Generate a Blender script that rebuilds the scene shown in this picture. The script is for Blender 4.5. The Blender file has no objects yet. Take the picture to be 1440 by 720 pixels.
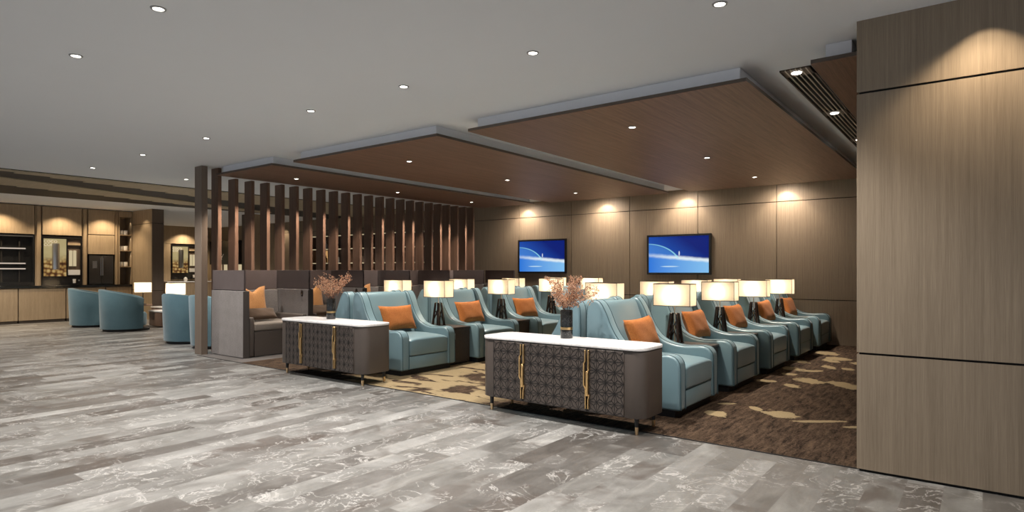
import bpy, bmesh, math, random
from mathutils import Vector, Matrix
random.seed(7)
C = bpy.context.scene.collection
PI = math.pi

# ------------------------------------------------------------------ materials
class NT:
    def __init__(s, name):
        s.m = bpy.data.materials.new(name); s.m.use_nodes = True
        s.t = s.m.node_tree; s.n = s.t.nodes; s.n.clear()
        s.out = s.n.new('ShaderNodeOutputMaterial')
        s.b = s.n.new('ShaderNodeBsdfPrincipled')
        s.l(s.b.outputs[0], s.out.inputs[0])
    def l(s, a, b): s.t.links.new(a, b)
    def put(s, sock, v):
        if hasattr(v, 'links'): s.l(v, sock)
        elif v is not None:
            if isinstance(v, (tuple, list)) and len(v) == 3 and sock.type == 'RGBA': v = (*v, 1)
            sock.default_value = v
    def math(s, op, a, b=None, c=None, clamp=False):
        n = s.n.new('ShaderNodeMath'); n.operation = op; n.use_clamp = clamp
        s.put(n.inputs[0], a)
        if b is not None: s.put(n.inputs[1], b)
        if c is not None: s.put(n.inputs[2], c)
        return n.outputs[0]
    def mix(s, f, a, b, mode='MIX'):
        n = s.n.new('ShaderNodeMix'); n.data_type = 'RGBA'; n.blend_type = mode
        s.put(n.inputs[0], f); s.put(n.inputs[6], a); s.put(n.inputs[7], b)
        return n.outputs[2]
    def noise(s, vec, scale, detail=3, rough=.5, dist=0, out=0):
        n = s.n.new('ShaderNodeTexNoise')
        if vec is not None: s.l(vec, n.inputs['Vector'])
        n.inputs['Scale'].default_value = scale; n.inputs['Detail'].default_value = detail
        n.inputs['Roughness'].default_value = rough; n.inputs['Distortion'].default_value = dist
        return n.outputs[out]
    def white(s, vec, out=0):
        n = s.n.new('ShaderNodeTexWhiteNoise'); n.noise_dimensions = '3D'; s.l(vec, n.inputs['Vector']); return n.outputs[out]
    def ramp(s, f, stops, interp='LINEAR'):
        n = s.n.new('ShaderNodeValToRGB'); n.color_ramp.interpolation = interp
        e = n.color_ramp.elements
        while len(e) < len(stops): e.new(.5)
        for i, (p, c) in enumerate(stops):
            e[i].position = p; e[i].color = (*c, 1) if not isinstance(c, (int, float)) else (c, c, c, 1)
        s.put(n.inputs[0], f); return n.outputs[0]
    def maprange(s, v, a, b, c=0., d=1., smooth=False):
        n = s.n.new('ShaderNodeMapRange'); n.interpolation_type = 'SMOOTHSTEP' if smooth else 'LINEAR'
        s.put(n.inputs[0], v)
        for i, x in enumerate((a, b, c, d)): s.put(n.inputs[i + 1], x)
        return n.outputs[0]
    def pos(s): return s.n.new('ShaderNodeNewGeometry').outputs['Position']
    def obj(s): return s.n.new('ShaderNodeTexCoord').outputs['Object']
    def mapping(s, vec, scale=(1, 1, 1), loc=(0, 0, 0), rot=(0, 0, 0)):
        n = s.n.new('ShaderNodeMapping'); s.l(vec, n.inputs[0])
        n.inputs['Scale'].default_value = scale; n.inputs['Location'].default_value = loc; n.inputs['Rotation'].default_value = rot
        return n.outputs[0]
    def sep(s, v):
        n = s.n.new('ShaderNodeSeparateXYZ'); s.l(v, n.inputs[0]); return n.outputs
    def comb(s, x, y, z=0.):
        n = s.n.new('ShaderNodeCombineXYZ')
        for i, q in enumerate((x, y, z)): s.put(n.inputs[i], q)
        return n.outputs[0]
    def bump(s, h, strength=.3, dist=.01):
        n = s.n.new('ShaderNodeBump'); n.inputs['Strength'].default_value = strength; n.inputs['Distance'].default_value = dist
        s.l(h, n.inputs['Height']); s.l(n.outputs[0], s.b.inputs['Normal'])
    def base(s, col=None, rough=None, metal=None, spec=None, emis=None, es=None):
        for k, v in (('Base Color', col), ('Roughness', rough), ('Metallic', metal), ('Specular IOR Level', spec), ('Emission Color', emis), ('Emission Strength', es)):
            if v is not None: s.put(s.b.inputs[k], v)
        return s.m

def plain(name, col, rough=.5, metal=0., spec=.5, var=.06, scale=30, bump=0.):
    s = NT(name); n = s.noise(s.obj(), scale, 3)
    c = s.mix(n, tuple(x * (1 - var) for x in col), tuple(min(1, x * (1 + var)) for x in col))
    if bump: s.bump(s.noise(s.obj(), scale * 6, 2), bump, .002)
    return s.base(c, rough, metal, spec)
def wood(name, c1, c2, stretch=(14, 14, .5), rough=.5, fine=1.0, world=True, spec=.4):
    s = NT(name); p = s.pos() if world else s.obj()
    a = s.noise(s.mapping(p, stretch), 2.0 * fine, 4, .6)
    b = s.noise(s.mapping(p, tuple(q * 6 for q in stretch)), 2.0 * fine, 2, .5)
    f = s.maprange(s.math('ADD', s.math('MULTIPLY', a, .6), s.math('MULTIPLY', b, .4)), .34, .66)
    return s.base(s.mix(f, c1, c2), rough, 0, spec)
def emit(name, col, strength):
    s = NT(name); return s.base((0.02, .02, .02), .5, 0, .1, col, strength)

M = {}
M['ceiling'] = plain('ceiling_paint', (.86, .885, .92), .9, var=.01, scale=3)
M['white'] = plain('white_paint', (.82, .84, .88), .6, var=.02)
M['wood_wall'] = wood('oak_panel', (.212, .164, .115), (.312, .246, .175), (26, 26, .5))
M['wood_cab'] = wood('oak_cabinet', (.30, .225, .145), (.42, .32, .21), (10, 10, .6))
M['wood_ceil'] = wood('walnut_ceiling', (.125, .067, .043), (.26, .148, .098), (16, .45, 16), .45)
M['wood_strip'] = wood('pale_wood_strip', (.38, .315, .22), (.50, .42, .30), (.8, 10, 10), .6)
M['fin'] = wood('walnut_fin', (.125, .073, .050), (.21, .128, .09), (16, 16, .5), .42)
M['post'] = wood('taupe_post', (.15, .115, .088), (.20, .155, .12), (16, 16, .5), .5)
M['pier'] = wood('brown_pier', (.10, .072, .054), (.135, .10, .076), (16, 16, .5), .5)
M['groove'] = plain('black_groove', (.006, .005, .004), .9)
M['board_edge'] = plain('dark_board_edge', (.085, .065, .05), .5)
M['black'] = plain('black_plastic', (.01, .01, .01), .35)
M['plinth'] = plain('black_plinth', (.008, .008, .009), .6)
M['glossblack'] = plain('gloss_black', (.012, .011, .011), .12)
M['steel'] = plain('steel', (.55, .54, .52), .3, 1.)
M['gold'] = plain('brushed_gold', (.78, .52, .24), .3, 1., var=.1)
M['brass'] = plain('brass_tip', (.80, .58, .34), .28, 1.)
M['cabinet'] = plain('taupe_lacquer', (.074, .058, .049), .42, var=.05, scale=8)
M['cabinet_line'] = plain('pattern_line', (.012, .009, .008), .5)
M['side_table'] = wood('dark_side_table', (.045, .032, .026), (.065, .048, .038), (.6, 10, 10), .4, world=False)
M['pipe'] = plain('teal_piping', (.035, .075, .09), .5)
M['cup'] = plain('white_ceramic', (.75, .73, .70), .25)
M['tray'] = plain('white_tray', (.75, .75, .76), .4)
M['orange_pod'] = None

def leather():
    s = NT('teal_leather'); p = s.obj()
    n = s.noise(p, 3.0, 3); f = s.noise(p, 260, 2)
    c = s.mix(n, (.13, .217, .252), (.16, .252, .286))
    s.bump(f, .12, .002)
    s.b.inputs['Sheen Weight'].default_value = .15
    return s.base(c, .36, 0, .6)
M['teal'] = leather()
def fabric(name, c1, c2, sc=90, rough=.85, st=(1, 1, 1), b=.4, sheen=.3):
    s = NT(name); p = s.mapping(s.obj(), st)
    n = s.noise(p, sc, 3, .7); n2 = s.noise(s.obj(), 6, 3)
    f = s.maprange(s.math('ADD', s.math('MULTIPLY', n, .7), s.math('MULTIPLY', n2, .3)), .35, .65)
    s.bump(n, b, .003); s.b.inputs['Sheen Weight'].default_value = sheen
    return s.base(s.mix(f, c1, c2), rough, 0, .2)
M['tub'] = fabric('blue_tub_fabric', (.062, .122, .152), (.082, .150, .182), 120)
M['orange'] = fabric('orange_suede', (.31, .098, .024), (.47, .168, .045), 70, sheen=.05)
M['orange_pod'] = fabric('amber_velvet', (.42, .185, .06), (.60, .29, .105), 60)
M['brown_cushion'] = fabric('brown_cushion', (.085, .052, .033), (.12, .075, .048), 90)
M['pod'] = fabric('grey_woven', (.185, .165, .155), (.27, .245, .235), 55, st=(.35, .35, 3.0), b=.25, sheen=.1)
M['pod_band'] = fabric('plum_felt', (.090, .068, .066), (.112, .086, .082), 160, b=.15, sheen=.1)
M['pod_edge'] = plain('pod_edge', (.075, .062, .055), .6)
M['pod_seat'] = fabric('taupe_seat', (.215, .18, .15), (.27, .23, .19), 110, b=.2)
M['pod_base'] = plain('taupe_base', (.10, .08, .068), .6, var=.05)

def marble():
    s = NT('white_marble'); p = s.obj()
    n = s.noise(p, 5, 6, .6, 1.5); v = s.maprange(s.math('ABSOLUTE', s.math('SUBTRACT', n, .5)), 0., .06)
    return s.base(s.mix(v, (.80, .78, .77), (.90, .88, .87)), .18, 0, .5)
M['marble'] = marble()

def floor_mat():
    s = NT('marble_plank_floor'); p = s.pos(); x, y, z = s.sep(p)
    W, L = .213, 1.25
    r = s.math('DIVIDE', x, W); row = s.math('FLOOR', r); fx = s.math('FRACT', r)
    off = s.white(s.comb(row, 3.1, .5))
    q = s.math('ADD', s.math('DIVIDE', y, L), s.math('MULTIPLY', off, 7.0)); col = s.math('FLOOR', q); fy = s.math('FRACT', q)
    cell = s.comb(row, col, 1.7)
    rnd = s.white(cell); rcol = s.white(cell, 1)
    n = s.n.new('ShaderNodeVectorMath'); n.operation = 'MULTIPLY_ADD'
    s.l(rcol, n.inputs[0]); n.inputs[1].default_value = (31, 17, 23); s.l(p, n.inputs[2]); pv = n.outputs[0]
    tone = s.ramp(rnd, [(0, (.070, .063, .057)), (.2, (.110, .105, .099)), (.5, (.150, .148, .141)), (.8, (.188, .187, .180)), (1, (.240, .239, .231))])
    cl = s.noise(s.mapping(pv, (1.3, .9, 1)), 2.4, 6, .62, .8)
    c = s.mix(s.maprange(cl, .32, .68), s.mix(1., tone, (.70, .685, .67), 'MULTIPLY'), s.mix(1., tone, (1.26, 1.26, 1.26), 'MULTIPLY'))
    # soft diagonal streaks
    st = s.noise(s.mapping(pv, (6, .9, 1), rot=(0, 0, .5)), 2.2, 4, .6, .6)
    c = s.mix(s.maprange(st, .5, .72), c, s.mix(1., c, (1.25, 1.24, 1.22), 'MULTIPLY'))
    # dark breccia patches with white veins in some planks
    v1 = s.noise(pv, 3.4, 5, .62, 1.4)
    vein = s.maprange(s.math('ABSOLUTE', s.math('SUBTRACT', v1, .5)), 0., .022, 1., 0.)
    zone = s.maprange(s.noise(pv, 2.0, 3, .5, .6), .50, .62)
    dark = s.math('MULTIPLY', zone, s.maprange(rcol and s.sep(rcol)[1], .45, .7))
    c = s.mix(s.math('MULTIPLY', dark, .80), c, (.078, .066, .058))
    c = s.mix(s.math('MULTIPLY', s.math('MULTIPLY', vein, s.maprange(s.noise(pv, 1.8, 2), .44, .56)), .72), c, (.48, .47, .455))
    fine = s.noise(pv, 45, 4, .7)
    c = s.mix(s.math('MULTIPLY', s.maprange(fine, .5, .75), .35), c, s.mix(1., c, (.6, .58, .56), 'MULTIPLY'))
    # joints
    dx = s.math('MULTIPLY', s.math('MINIMUM', fx, s.math('SUBTRACT', 1., fx)), W)
    dy = s.math('MULTIPLY', s.math('MINIMUM', fy, s.math('SUBTRACT', 1., fy)), L)
    j = s.maprange(s.math('MINIMUM', dx, dy), .0008, .0025, 1., 0.)
    c = s.mix(s.math('MULTIPLY', j, .45), c, (.13, .12, .115))
    return s.base(c, s.maprange(cl, .3, .7, .30, .44), 0, .45)
M['floor'] = floor_mat()

def carpet_mat():
    s = NT('patterned_carpet'); p = s.pos(); x, y, z = s.sep(p)
    wob = s.math('MULTIPLY', s.math('SUBTRACT', s.noise(p, 7, 4, .6), .5), 1.5)
    blobs = [(-1.67, 6.80, .17, .21), (-1.95, 6.92, .065, .12), (-2.22, 6.42, .12, .15), (-1.87, 9.08, .17, .26), (-1.42, 9.02, .16, .33), (-1.96, 8.56, .09, .16),
             (-2.33, 8.72, .14, .12), (-1.89, 10.55, .10, .2), (-1.62, 10.5, .10, .15), (-2.30, 10.05, .15, .2), (-2.21, 9.50, .12, .12), (-2.02, 10.0, .2, .08),
             (-2.37, 10.9, .12, .2), (-1.95, 11.64, .2, .25), (-1.30, 6.70, .30, .05), (-.95, 6.68, .14, .045), (-2.28, 6.98, .12, .05), (-2.0, 11.3, .12, .2), (-2.25, 12.3, .2, .3), (-1.3, 12.4, .25, .3), (-1.55, 11.2, .14, .22)]
    a = math.radians(37.3); ca, sa = math.cos(a), math.sin(a); acc = None
    for bx, by, ru, rv in blobs:
        dx = s.math('SUBTRACT', x, bx); dy = s.math('SUBTRACT', y, by)
        u = s.math('DIVIDE', s.math('MULTIPLY_ADD', dx, ca, s.math('MULTIPLY', dy, sa)), ru)
        v = s.math('DIVIDE', s.math('MULTIPLY_ADD', dx, -sa, s.math('MULTIPLY', dy, ca)), rv)
        d = s.math('MULTIPLY_ADD', u, u, s.math('MULTIPLY', v, v))
        acc = d if acc is None else s.math('MINIMUM', acc, d)
    right = s.maprange(s.math('ADD', s.math('SQRT', acc), wob), .86, .94, 1., 0.)
    nl = s.noise(s.mapping(p, (1.0, 1.0, 1), rot=(0, 0, -.65)), 1.0, 4, .55, .7)
    nl2 = s.noise(s.mapping(p, (1.2, 3.4, 1), rot=(0, 0, -.65)), 1.5, 3, .5, .8)
    left = s.math('MULTIPLY', s.maprange(nl, .38, .42), s.maprange(nl2, .40, .43))
    leftzone = s.math('MULTIPLY', s.maprange(x, -4.7, -4.3, 1., 0.), s.maprange(x, -7.2, -6.9, 0., 1.))
    bl = s.maprange(nl, .60, .62)
    gold = s.math('MAXIMUM', s.math('MULTIPLY', left, leftzone), s.math('MULTIPLY', right, s.math('SUBTRACT', 1., leftzone)))
    strk = s.noise(s.mapping(p, (9, 1.6, 1), rot=(0, 0, .25)), 2.2, 5, .75, .4)
    spk = s.noise(p, 70, 3, .7)
    br = s.mix(s.maprange(s.math('ADD', s.math('MULTIPLY', strk, .6), s.math('MULTIPLY', spk, .4)), .41, .60), (.010, .006, .004), (.098, .064, .042))
    gd = s.mix(spk, (.20, .152, .085), (.33, .255, .15))
    s.bump(spk, .5, .006)
    return s.base(s.mix(gold, br, gd), .95, 0, .1)
M['carpet'] = carpet_mat()
M['pod_floor'] = fabric('booth_carpet', (.055, .045, .038), (.10, .082, .070), 60)

def shade_mat():
    s = NT('linen_shade'); s.n.remove(s.b)
    p = s.obj(); n = s.noise(s.mapping(p, (60, 60, 8)), 3, 2)
    col = s.mix(n, (.80, .67, .50), (.86, .74, .58))
    d = s.n.new('ShaderNodeBsdfDiffuse'); t = s.n.new('ShaderNodeBsdfTranslucent'); mx = s.n.new('ShaderNodeMixShader')
    s.l(col, d.inputs[0]); s.l(col, t.inputs[0]); mx.inputs[0].default_value = .5
    s.l(d.outputs[0], mx.inputs[1]); s.l(t.outputs[0], mx.inputs[2]); s.l(mx.outputs[0], s.out.inputs[0])
    return s.m
M['shade'] = shade_mat()
M['trim'] = plain('shade_trim', (.05, .035, .025), .5)
M['lampbase'] = plain('bronze_glaze', (.03, .017, .013), .1)
M['diffuser'] = emit('downlight_diffuser', (1., .93, .82), 14.)
M['ring'] = plain('downlight_ring', (.35, .35, .35), .4)
M['slat'] = plain('pale_slat', (.62, .55, .46), .4)
M['led'] = emit('led_strip', (1., .84, .70), .55)
M['glass_dark'] = plain('smoked_glass', (.035, .032, .030), .12)

def screen_mat():
    s = NT('tv_picture'); x, y, z = s.sep(s.obj())   # x -0.5..0.5, z -0.5..0.5
    u = s.math('ADD', x, .5); v = s.math('ADD', z, .5)
    top = s.mix(s.maprange(s.math('MULTIPLY_ADD', u, .55, s.math('MULTIPLY', v, .45)), .15, .75), (.02, .13, .62), (.003, .015, .19))
    bot = s.mix(s.maprange(u, 0, 1), (.03, .20, .75), (.25, .58, .95))
    hz = s.math('ADD', s.math('MULTIPLY_ADD', u, -.16, .49), s.math('MULTIPLY', s.math('SUBTRACT', s.noise(s.obj(), 9, 4), .5), .05))
    d = s.math('SUBTRACT', v, hz)
    c = s.mix(s.maprange(d, -.02, .02), bot, top)
    gl = s.maprange(s.math('ABSOLUTE', d), 0, .085, 1., 0., True)
    c = s.mix(s.math('MULTIPLY', gl, s.maprange(u, 0, .45, .45, .95)), c, (.85, .95, 1.0))
    # arc
    dx = s.math('SUBTRACT', u, -.03); dz = s.math('MULTIPLY', s.math('SUBTRACT', v, .12), .85)
    r = s.math('SQRT', s.math('MULTIPLY_ADD', dx, dx, s.math('MULTIPLY', dz, dz)))
    ar = s.math('MULTIPLY', s.maprange(s.math('ABSOLUTE', s.math('SUBTRACT', r, .58)), 0, .022, 1., 0., True), s.maprange(d, -.05, .03))
    c = s.mix(s.math('MULTIPLY', ar, s.maprange(u, .02, .5, .55, .9)), c, (.35, .85, 1.0))
    ins = s.math('MULTIPLY', s.maprange(r, .575, .55), s.maprange(d, 0, .03)); c = s.mix(s.math('MULTIPLY', ins, .35), c, (.12, .42, 1.0))
    e1 = s.math('DIVIDE', s.math('SUBTRACT', u, .36), .16); e2 = s.math('DIVIDE', s.math('SUBTRACT', v, .17), .018)
    sp = s.maprange(s.math('MULTIPLY_ADD', e1, e1, s.math('MULTIPLY', e2, e2)), .4, 1.2, 1., 0.)
    c = s.mix(s.math('MULTIPLY', sp, .75), c, (.7, .93, 1.))
    f1 = s.math('DIVIDE', s.math('SUBTRACT', u, .52), .012); f2 = s.math('DIVIDE', s.math('SUBTRACT', v, .53), .07)
    fg = s.maprange(s.math('MULTIPLY_ADD', f1, f1, s.math('MULTIPLY', f2, f2)), .4, 1.2, 1., 0.)
    c = s.mix(s.math('MULTIPLY', fg, .8), c, (.9, .97, 1.))
    return s.base((.005, .005, .006), .35, 0, .1, c, .9)
M['screen'] = screen_mat()

def coffee_pic():
    s = NT('backlit_coffee_picture'); p = s.obj(); x, y, z = s.sep(p)
    vo = s.n.new('ShaderNodeTexVoronoi'); s.l(p, vo.inputs['Vector']); vo.inputs['Scale'].default_value = 9.5
    beans = s.ramp(vo.outputs['Distance'], [(0, (.95, .75, .38)), (.35, (.62, .38, .12)), (.62, (.16, .06, .02)), (.9, (.03, .01, .006))])
    up = s.mix(s.noise(p, 3, 3), (.55, .42, .16), (.85, .72, .40))
    f = s.maprange(s.math('ADD', z, s.math('MULTIPLY', s.noise(p, 4, 2), .25)), .80, .98)
    return s.base((.02, .015, .01), .3, 0, .3, s.mix(f, beans, up), .55)
M['coffee'] = coffee_pic()
M['amber'] = emit('amber_light', (1., .55, .22), .5)
M['creamlight'] = emit('lit_cream', (1., .82, .50), .55)
M['bud'] = None
def bud():
    s = NT('dried_blossom'); p = s.obj(); w = s.noise(p, 120, 0)
    return s.base(s.ramp(w, [(.35, (.20, .08, .04)), (.46, (.42, .19, .11)), (.56, (.54, .29, .18)), (.70, (.70, .55, .38))]), .8, 0, .2)
M['bud'] = bud()
M['twig'] = plain('twig', (.09, .05, .035), .8)
M['black_marble'] = None
def bmar():
    s = NT('black_marble'); n = s.noise(s.obj(), 22, 5, .6, 1.5)
    v = s.maprange(s.math('ABSOLUTE', s.math('SUBTRACT', n, .5)), 0, .012, 1, 0)
    return s.base(s.mix(s.math('MULTIPLY', v, .3), (.008, .008, .008), (.45, .42, .38)), .15)
M['black_marble'] = bmar()

# ------------------------------------------------------------------ mesh helpers
class MB:
    def __init__(s): s.bm = bmesh.new(); s.slots = []
    def box(s, x0, x1, y0, y1, z0, z1, mi=0):
        vs = [s.bm.verts.new(v) for v in ((x0, y0, z0), (x1, y0, z0), (x1, y1, z0), (x0, y1, z0), (x0, y0, z1), (x1, y0, z1), (x1, y1, z1), (x0, y1, z1))]
        for f in ((0, 3, 2, 1), (4, 5, 6, 7), (0, 1, 5, 4), (1, 2, 6, 5), (2, 3, 7, 6), (3, 0, 4, 7)):
            fc = s.bm.faces.new([vs[i] for i in f]); fc.material_index = mi
        return s
    def prism(s, pts, a, b, axis='y', mi=0):
        # pts 2D; axis y: (x,z); axis z: (x,y); axis x: (y,z)
        def P(u, v, w): return {'y': (u, w, v), 'z': (u, v, w), 'x': (w, u, v)}[axis]
        A = [s.bm.verts.new(P(u, v, a)) for u, v in pts]; B = [s.bm.verts.new(P(u, v, b)) for u, v in pts]
        n = len(pts); fs = [s.bm.faces.new(A), s.bm.faces.new(B[::-1])]
        for i in range(n): fs.append(s.bm.faces.new((A[i], B[i], B[(i + 1) % n], A[(i + 1) % n])))
        for f in fs: f.material_index = mi
        return s
    def tube(s, pts, r, n=8, mi=0, closed=False, r2=None):
        pts = [Vector(p) for p in pts]; rings = []; N = len(pts)
        for i, p in enumerate(pts):
            t = (pts[(i + 1) % N] - pts[i - 1]) if closed else (pts[min(i + 1, N - 1)] - pts[max(i - 1, 0)])
            t.normalize(); up = Vector((0, 0, 1)) if abs(t.z) < .9 else Vector((1, 0, 0))
            a = t.cross(up).normalized(); b = a.cross(t).normalized()
            rr = r if r2 is None else r + (r2 - r) * i / max(1, N - 1)
            rings.append([s.bm.verts.new(p + a * math.cos(2 * PI * k / n) * rr + b * math.sin(2 * PI * k / n) * rr) for k in range(n)])
        for i in range(N if closed else N - 1):
            A, B = rings[i], rings[(i + 1) % N]
            for k in range(n):
                f = s.bm.faces.new((A[k], A[(k + 1) % n], B[(k + 1) % n], B[k])); f.material_index = mi
        if not closed:
            s.bm.faces.new(rings[0]).material_index = mi; s.bm.faces.new(rings[-1][::-1]).material_index = mi
        return s
    def lathe(s, prof, n=32, c=(0, 0), mi=0):
        rings = []
        for r, z in prof:
            if r < 1e-6: rings.append([s.bm.verts.new((c[0], c[1], z))])
            else: rings.append([s.bm.verts.new((c[0] + r * math.cos(2 * PI * k / n), c[1] + r * math.sin(2 * PI * k / n), z)) for k in range(n)])
        for A, B in zip(rings, rings[1:]):
            for k in range(n):
                k2 = (k + 1) % n
                q = [A[k % len(A)], A[k2 % len(A)], B[k2 % len(B)], B[k % len(B)]]
                u = []
                for v in q:
                    if v not in u: u.append(v)
                if len(u) > 2:
                    try: s.bm.faces.new(u).material_index = mi
                    except ValueError: pass
        return s
    def build(s, name, mat, parent=None, bevel=0, seg=2, sharp=40, loc=None, beva=50):
        bm = s.bm; bmesh.ops.recalc_face_normals(bm, faces=bm.faces)
        if bevel:
            es = [e for e in bm.edges if len(e.link_faces) == 2 and e.calc_face_angle(0) > math.radians(beva)]
            bmesh.ops.bevel(bm, geom=es, offset=bevel, segments=seg, affect='EDGES', profile=.5, clamp_overlap=True)
        for f in bm.faces: f.smooth = True
        for e in bm.edges:
            if len(e.link_faces) != 2 or e.calc_face_angle(0) > math.radians(sharp): e.smooth = False
        me = bpy.data.meshes.new(name); bm.to_mesh(me); bm.free()
        for m in (mat if isinstance(mat, list) else [mat]): me.materials.append(m)
        o = bpy.data.objects.new(name, me); C.objects.link(o)
        if parent is not None: o.parent = parent
        if loc is not None: o.location = loc
        return o
def thing(name, label, cat, loc=(0, 0, 0), rz=0, group=None):
    o = bpy.data.objects.new(name, None); C.objects.link(o); o.empty_display_size = .1
    o.location = loc; o.rotation_euler = (0, 0, rz); o['label'] = label; o['category'] = cat
    if group: o['group'] = group
    return o
def tag(o, label, cat, group=None):
    o['label'] = label; o['category'] = cat
    if group: o['group'] = group
    return o
def struct(o): o['kind'] = 'structure'; return o
def dup(root, loc, rz=None, label=None, group=None):
    r = root.copy(); C.objects.link(r); r.location = loc
    if rz is not None: r.rotation_euler = (0, 0, rz)
    if label: r['label'] = label
    if group: r['group'] = group
    def rec(a, b):
        for ch in list(a.children):
            c = ch.copy(); C.objects.link(c); c.parent = b; rec(ch, c)
    rec(root, r)
    return r
def catmull(P, n=5):
    out = []
    for i in range(len(P) - 1):
        p0, p1, p2, p3 = P[max(i - 1, 0)], P[i], P[i + 1], P[min(i + 2, len(P) - 1)]
        for k in range(n):
            t = k / n
            out.append(tuple(.5 * ((2 * p1[j]) + (-p0[j] + p2[j]) * t + (2 * p0[j] - 5 * p1[j] + 4 * p2[j] - p3[j]) * t * t + (-p0[j] + 3 * p1[j] - 3 * p2[j] + p3[j]) * t ** 3) for j in range(len(p1))))
    out.append(tuple(P[-1])); return out
def rrect(x0, x1, y0, y1, r, n=6):
    pts = []
    for cx, cy, a0 in ((x1 - r, y1 - r, 0), (x0 + r, y1 - r, 90), (x0 + r, y0 + r, 180), (x1 - r, y0 + r, 270)):
        for k in range(n + 1):
            a = math.radians(a0 + 90 * k / n); pts.append((cx + r * math.cos(a), cy + r * math.sin(a)))
    return pts
ORD = ['first', 'second', 'third', 'fourth', 'fifth', 'sixth', 'seventh', 'eighth', 'ninth', 'tenth', 'eleventh', 'twelfth', 'thirteenth', 'fourteenth', 'fifteenth',
       'sixteenth', 'seventeenth', 'eighteenth', 'nineteenth', 'twentieth', 'twenty-first', 'twenty-second', 'twenty-third', 'twenty-fourth']

# ------------------------------------------------------------------ setting
CZ = 3.36
struct(MB().box(-27.3, 4.2, -4, 5.3, -.1, 0).box(-27.3, -11.0, 5.3, 14.0, -.1, 0).build('floor', M['floor']))
struct(MB().box(-9.55, 4.2, 5.3, 14.0, -.1, .004).build('floor_carpet', M['carpet']))
struct(MB().box(-11.0, -9.55, 5.3, 14.0, -.1, .003).build('floor_booths', M['pod_floor']))
struct(MB().box(-11.0, -.75, 5.285, 5.3, -.1, .006).build('trim_1', M['groove']))
struct(MB().box(-27.3, 4.2, -4, 14.0, CZ, CZ + .15).build('ceiling', M['ceiling']))

# back wall with wood panels
b = MB(); xs = [-22.3, -20.7, -11.95, -10.22, -8.53, -6.86, -5.16, -3.46, -.75]
zs = [(0.0, .89), (.905, 2.935), (2.95, CZ)]
b.box(-27.3, 4.2, 13.79, 14.0, 0, CZ, 1)
for i in range(len(xs) - 1):
    for z0, z1 in zs:
        b.box(xs[i] + .007, xs[i + 1] - .007, 13.75, 13.8, z0, z1, 0)
b.box(-27.3, -22.31, 13.75, 13.8, 0, CZ, 0)
wb = struct(b.build('wall_back', [M['wood_wall'], M['groove']], sharp=30))

# right wall (big oak clad wall block, its end toward the carpet)
b = MB()
b.box(-.735, 4.2, 5.255, 14.0, 0, CZ, 1)
for z0, z1 in ((.02, .872), (.888, 2.812), (2.828, CZ)):
    b.box(-.75, 4.2, 5.24, 5.262, z0, z1, 0)
    b.box(-.75, -.73, 5.2625, 13.75, z0, z1, 0)
struct(b.build('wall_right', [M['wood_wall'], M['groove']], sharp=30))

# left wall behind bar and the alcove wall further on
struct(MB().box(-22.3, -22.0, -4, 8.3, 0, CZ).build('wall_left', M['wood_cab']))
b = MB().box(-27.3, -27.15, 8.3, 13.75, 0, CZ).box(-27.15, -22.0, 8.15, 8.3, 0, CZ)
struct(b.build('wall_alcove', M['wood_cab']))

# oak pier at the end of the bar and dark brown pier further on
b = MB().box(-22.0, -20.03, 8.30, 8.62, 0, CZ, 1)
for z0, z1 in ((0, .87), (.885, 2.92), (2.935, CZ)):
    b.box(-22.0, -20.02, 8.275, 8.31, z0, z1, 0); b.box(-20.04, -20.0, 8.285, 8.615, z0, z1, 2)
struct(b.build('pillar', [M['wood_cab'], M['groove'], M['pier']], sharp=30))
b = MB().box(-19.78, -19.24, 11.0, 11.4, 0, CZ, 0).box(-19.24, -19.2, 11.02, 11.38, 0, CZ, 1)
struct(b.build('pillar', [M['pier'], M['wood_cab']], sharp=30))

# wood and dark stepped zone of the lounge ceiling
b = MB()
b.box(-18.7, -14.2, -2, 13.7, CZ - .012, CZ, 1)
step = .62; y = -2.
while y < 13.7:
    y1 = min(y + step, 13.7); ym = (y + y1) / 2
    e1 = min(-14.45, -14.05 - .205 * (ym + .3)) if ym > .5 else -14.4
    e1 = -14.42 - .285 * (ym - 3.42); e1 = min(e1, -14.30)
    e2 = -15.37 - .355 * (ym - 3.57); e3 = -17.04 - .245 * (ym - 3.95)
    b.box(max(e1, -18.5), -14.2, y, y1, CZ - .03, CZ - .012, 0)
    y = y1
def band(ya, yb, f0, f1, z0, z1, mi):
    b.prism([(f0(ya), ya), (f1(ya), ya), (f1(yb), yb), (f0(yb), yb)], z0, z1, 'z', mi)
y = -2.
while y < 10.5:
    y1 = y + step; ym = (y + y1) / 2
    e2 = lambda t: -15.37 - .355 * (t - 3.57)
    e3 = max(-16.75 - .245 * (ym - 3.95), -18.40)
    if e2(y1) > e3: b.prism([(e3, y), (e2(y), y), (e2(y1), y1), (e3, y1)], CZ - .03, CZ - .012, 'z', 0)
    y = y1
struct(b.build('trim_2', [M['wood_strip'], M['plinth']], sharp=30))

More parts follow.
